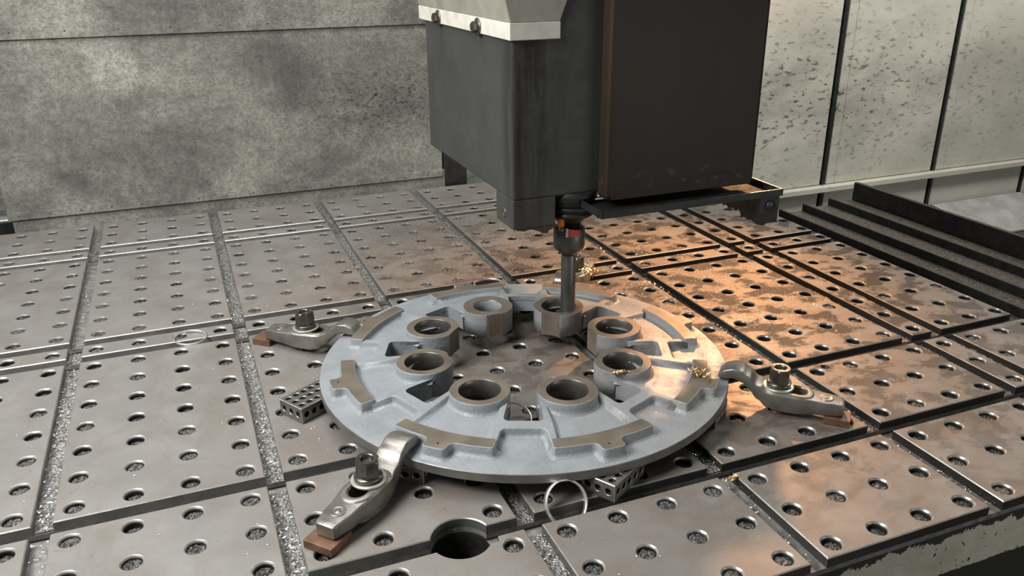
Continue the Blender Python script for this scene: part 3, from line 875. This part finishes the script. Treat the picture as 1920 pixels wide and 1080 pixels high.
cl0 = empty('strap_clamp', (0, 0, 0))
st = strap_mesh().build('strap', mForge, cl0, fix=True)
cu = MB(); prism(cu, stadium(.93, 1.42, .17), [(0, -.3), (0, 1.4)], None, 0, 0, False, True, True)
cuo = cu.build('cutter', mHole, fix=True); boolean_cut(st, cuo); bpy.data.objects.remove(cuo)
sharp(st, 45)
# raised lip round the slot
lip = MB(); a = stadium(.93, 1.42, .185); 
def lipring(off, zf): return lip.ring([(x, y, interp([(0, .44), (.3, .455), (1.0, .50), (1.55, .52), (3, .52)], max(0, x))+zf) for x, y in offset_poly(a, off)])
rs = [lipring(.0, -.06), lipring(0, .022), lipring(.03, .032), lipring(.09, .03), lipring(.125, .012), lipring(.15, -.03)]
for q, r in zip(rs, rs[1:]): lip.bridge(q, r, 0, True)
lip.build('slot_lip', mForge, st, fix=True)
dmp = MB(); prof = [(.155, -.03), (.145, .012), (.12, .016), (.10, .002), (.06, -.002), (.045, .012), (.0001, .02)]
dmp.lathe(prof, .37, 0, 24, cap=False)
for i in range(len(dmp.v)): x, y, z = dmp.v[i]; dmp.v[i] = (x, y, z+.459)
dmp.build('round_dimple', mForge, st)
BX = 1.28
def nut_parts(par, bx):
    ws = MB(); ws.lathe([(.19, .535), (.315, .535), (.325, .545), (.325, .572), (.312, .582), (.19, .582)], bx, 0, 36, cap=False); ws.bridge(list(range(36*5, 36*6)), list(range(0, 36)))
    ws.build('washer', mWasher, par)
    co = MB(); co.lathe([(.21, .578), (.255, .60), (.262, .65), (.25, .668), (.2, .672)], bx, 0, 36); co.build('nut_collar', mNut, par)
    hx = MB(); R6 = .232; rows = []
    seg = 48
    def hexr(t):
        m = (t+PI/6) % (PI/3)-PI/6
        return R6*math.cos(PI/6)/math.cos(m)
    for (z, cone) in ((.66, 9), (.955, 9), (.97, 9), (1.0, 0)):
        ring = []
        for i in range(seg):
            t = 2*PI*i/seg; r = hexr(t)
            if z >= .9: r = min(r, R6*(1.0-.10*(z-.945)/.055) if z < 1.0 else R6*.865)
            ring.append((bx+r*math.cos(t), r*math.sin(t), z))
        rows.append(hx.ring(ring))
    for a_, b_ in zip(rows, rows[1:]): hx.bridge(a_, b_, 0, False)
    hole = hx.ring([(bx+.135*math.cos(2*PI*i/seg), .135*math.sin(2*PI*i/seg), 1.0) for i in range(seg)])
    hole2 = hx.ring([(bx+.115*math.cos(2*PI*i/seg), .115*math.sin(2*PI*i/seg), .975) for i in range(seg)])
    hole3 = hx.ring([(bx+.112*math.cos(2*PI*i/seg), .112*math.sin(2*PI*i/seg), .90) for i in range(seg)])
    hx.bridge(rows[-1], hole, 0); hx.bridge(hole, hole2, 0, True); hx.bridge(hole2, hole3, 0, True)
    hx.build('hex_nut', mNut, par)
    sd_ = MB(); sd_.lathe([(.10, .02), (.10, .92), (.085, .935)], bx, 0, 24); sd_.build('stud', mNut, par)
nut_parts(cl0, BX)
clamps = [
    ((4.555, -9.335), 41.0, 1.262, 'steel strap clamp nearest the camera, at the front left of the casting', .0),
    ((4.66, -.80), -40.0, 1.095, 'steel strap clamp on the left, by the bright ring on the table', .05),
    ((15.46, -9.46), 136.0, 1.36, 'steel strap clamp on the right with its nut lit orange', .0),
    ((14.36, .35), 226.3, 1.21, 'strap clamp at the back, half hidden behind the boring bar', .0),
]
labels = []
for i, ((x, y), a, bxx, lab, tilt) in enumerate(clamps):
    o = cl0 if i == 0 else copy_tree(cl0)
    o.location = (x*S, y*S, 0.001); o.rotation_euler = (0, 0, R_(a))
    o['label'] = lab; o['category'] = 'clamp'; o['group'] = 'strap clamps round the casting'
    # shift nut, washer and stud along the slot to the table hole used
    for ch in o.children:
        if ch.name.split('.')[0] != 'strap': ch.location.x = (bxx-BX)*S
# copper packing under each clamp heel
def packing(x, y, a, lx, ly, h, lab):
    mb = MB(); mb.box(-lx/2, lx/2, -ly/2, ly/2, 0, h)
    o = mb.build('packing_block', mCopper, None, .012, (x, y, .004)); o.rotation_euler = (0, 0, R_(a))
    tag(o, label=lab, category='packing block', group='copper packing blocks under the clamps')
packing(4.60, -9.26, 41, .56, .60, .165, 'copper packing block under the heel of the nearest clamp, front left')
packing(4.58, -.72, -40, .50, .52, .165, 'copper packing block under the heel of the clamp on the left')
packing(15.34, -9.44, 136, .52, .46, .165, 'copper packing block under the heel of the clamp on the right')
packing(14.30, .30, 226, .50, .50, .165, 'copper packing block under the heel of the back clamp')

# ------------------------------------------------------------------ drilled setup blocks under the flange
def block_mesh():
    LX, LY, LZ = 1.10, .735, .362; hr = .076
    mb = MB(); ch = .012
    def panel(o_, ux, uy, w_, h_, holes, depth):
        V, T, oi, rims = holed_face([(ch, ch), (w_-ch, ch), (w_-ch, h_-ch), (ch, h_-ch)], [(a_, b_, hr) for a_, b_ in holes], 16)
        nrm = ux.cross(uy)
        idx = [mb.add(o_+ux*p.x+uy*p.y) for p in V]
        for t in T: mb.face([idx[i] for i in t], 0)
        for (a_, b_), rim in zip(holes, rims):
            pr = [idx[i] for i in rim]
            c = mb.ring([o_+ux*(a_+hr*.94*math.cos(2*PI*i/16))+uy*(b_+hr*.94*math.sin(2*PI*i/16))-nrm*.02 for i in range(16)])
            d = mb.ring([o_+ux*(a_+hr*.94*math.cos(2*PI*i/16))+uy*(b_+hr*.94*math.sin(2*PI*i/16))-nrm*depth for i in range(16)])
            mb.bridge(pr, c, 2, True); mb.bridge(c, d, 1, True); mb.face(d, 1)
        return [idx[i] for i in oi]
    X, Y, Z = Vector((1, 0, 0)), Vector((0, 1, 0)), Vector((0, 0, 1))
    h35 = [(LX*(i+.5)/5*.94+LX*.03, LY*(j+.5)/3*.92+LY*.04) for i in range(5) for j in range(3)]
    h5 = [(LX*(i+.5)/5*.94+LX*.03, LZ/2) for i in range(5)]
    h3 = [(LY*(i+.5)/3*.92+LY*.04, LZ/2) for i in range(3)]
    O = Vector((0, 0, 0))
    tops = []
    tops.append(panel(Vector((0, 0, LZ)), X, Y, LX, LY, h35, .10))
    tops.append(panel(Vector((0, LY, 0)), X, -Y, LX, LY, [], .1))
    tops.append(panel(Vector((0, 0, 0)), X, Z, LX, LZ, h5, .10))
    tops.append(panel(Vector((LX, LY, 0)), -X, Z, LX, LZ, h5, .10))
    tops.append(panel(Vector((LX, 0, 0)), Y, Z, LY, LZ, h3, .10))
    tops.append(panel(Vector((0, LY, 0)), -Y, Z, LY, LZ, h3, .10))
    # chamfers: join matching edges by a hull of the 24 corner points
    me_pts = [mb.v[i] for t in tops for i in t]
    bm = bmesh.new()
    for p in me_pts: bm.verts.new(p)
    r = bmesh.ops.convex_hull(bm, input=bm.verts[:])
    bm.normal_update()
    for f in bm.faces:
        n = f.normal
        if max(abs(n.x), abs(n.y), abs(n.z)) > .95: continue
        q = [mb.add(v.co) for v in f.verts]; mb.face(q, 2)
    bm.free()
    return mb
blk = block_mesh()
bl0 = blk.build('setup_block', [mBlock, mHole, mEdge], None)
def place_block(i, x, y, a, lab):
    o = bl0 if i == 0 else bl0.copy()
    if i: COL.objects.link(o)
    o.location = (x*S, y*S, .003*S); o.rotation_euler = (0, 0, R_(a))
    tag(o, label=lab, category='setup block', group='drilled setup blocks under the casting')
place_block(0, 4.80, -5.20, 30.5, 'drilled steel block sticking out from under the left edge of the casting')
place_block(1, 9.62, -10.14, 30.5, 'drilled steel block sticking out from under the front of the casting, beside the standing ring')
place_block(2, 6.58, -8.27, 60, 'drilled steel block tucked under the flange just right of the nearest clamp')
place_block(3, 13.38, -8.26, 127, 'drilled steel block under the right edge of the casting, below the right clamp nose')

# ------------------------------------------------------------------ turned rings
def ring_obj(loc, rot, rad, h, lab, th=.022):
    mb = MB(); seg = 64; rs = []
    for (r, z) in ((rad, -h/2), (rad, h/2), (rad-th, h/2+.004), (rad-th*1.2, 0), (rad-th, -h/2-.004)):
        rs.append(mb.ring([((r+.004*math.sin(3*2*PI*i/seg))*math.cos(2*PI*i/seg), r*math.sin(2*PI*i/seg), z) for i in range(seg)]))
    for a_, b_ in zip(rs, rs[1:]+rs[:1]): mb.bridge(a_, b_, 0, True)
    o = mb.build('turned_ring', mRing, None, 0, loc, fix=True); o.rotation_euler = rot
    tag(o, label=lab, category='ring', group='bright rings cut from the bosses')
    return o
ring_obj((8.78, -9.865, .062), (R_(56), R_(0), R_(6)), .42, .12, 'bright metal ring standing in a slot against the front of the casting', .03)
ring_obj((2.745, .20, .035), (R_(3), R_(2), 0), .41, .06, 'pale metal ring lying flat on the table left of the clamps')
ring_obj((8.92, -6.96, .19), (R_(25), R_(0), R_(8)), .41, .07, 'bright metal ring leaning in the middle opening behind the front bosses')
ring_obj((10.72, -.62, .625), (R_(-5), R_(0), 0), .41, .05, 'thin metal ring lying behind the back pad of the casting')

# ------------------------------------------------------------------ loose chips
def flakes(name, pts, mat, size, lab, seed=3):
    r = random.Random(seed); mb = MB()
    for (x, y, z) in pts:
        s = size*r.uniform(.4, 1.3); a = r.uniform(0, 2*PI); tl = r.uniform(-.6, .6); wv = s*r.uniform(.25, .6)
        dx, dy = math.cos(a), math.sin(a)
        ex, ey = -dy*wv, dx*wv
        c = r.uniform(.1, .7)*s
        z += .006
        i0 = mb.add((x-dx*s, y-dy*s, z+abs(tl)*s*.3)); i1 = mb.add((x-dx*s+ex, y-dy*s+ey, z+abs(tl)*s*.5+.3*wv))
        i2 = mb.add((x, y, z)); i3 = mb.add((x+ex, y+ey, z+.4*wv))
        i4 = mb.add((x+dx*s, y+dy*s, z+c)); i5 = mb.add((x+dx*s+ex, y+dy*s+ey, z+c+.3*wv))
        mb.face((i0, i2, i3, i1)); mb.face((i2, i4, i5, i3))
    o = mb.build(name, mat)
    tag(o, label=lab, category='chips', kind='stuff'); return o
pts = []
for u in (0, 4, 8, 12, 16):
    for k in range(1500):
        y = rnd.uniform(-12.7, 11.9)
        if any(abs(y-v) < HW for v in VS): continue
        g = .5+.5*math.sin(y*1.7+u)
        if rnd.random() > .25+.75*g: continue
        pts.append((u+rnd.uniform(-.16, .16), y, -.17+.03*g))
flakes('slot_flakes', pts, mFlake, .028, 'bright steel flakes strewn along the lengthways slots of the table', 5)
pts = []
def on_plate(x, y):
    if any(abs(x-u) < HW+.03 for u in UB[1:-1]) or any(abs(y-v) < HW+.03 for v in VS): return False
    return math.hypot((x % 1)-.5, (y % 1)-.5) > .22
while len(pts) < 3600:
    c = rnd.random()
    if c < .42: x, y = rnd.gauss(11.5, 3.2), rnd.gauss(6.5, 3.0)
    elif c < .72: x, y = rnd.gauss(15.5, 2.2), rnd.gauss(-1.5, 2.8)
    elif c < .86: x, y = rnd.gauss(7.0, 1.4), rnd.gauss(-3.5, 3.5)
    else: x, y = rnd.uniform(-3.9, 23.5), rnd.uniform(-12.6, 11.8)
    if not (-3.9 < x < 23.5 and -12.6 < y < 11.8) or not on_plate(x, y): continue
    if math.hypot(x-CX, y-CY) < 4.7: continue
    pts.append((x, y, 0.0))
flakes('table_flakes', pts, mFlake, .017, 'fine steel flakes sprinkled over the table plates', 8)
pts = []
for k in range(150):
    x, y = rnd.gauss(12.95, .10), rnd.gauss(-7.78, .12); pts.append((x, y, ZP+rnd.uniform(0, .05)))
for k in range(70):
    x, y = rnd.gauss(11.20, .09), rnd.gauss(-7.33, .035); pts.append((x, y, ZH+rnd.uniform(0, .03)))
for k in range(80):
    pts.append((rnd.gauss(13.75, .13), rnd.gauss(-.95, .13), .62+rnd.uniform(0, .08)))
for k in range(30):
    pts.append((rnd.gauss(12.08, .09), rnd.gauss(-10.33, .04), .0))
flakes('gold_chips', pts, mGold, .05, 'golden curled chips heaped on the right hand pad of the casting, the back clamp and a table slot edge', 12)
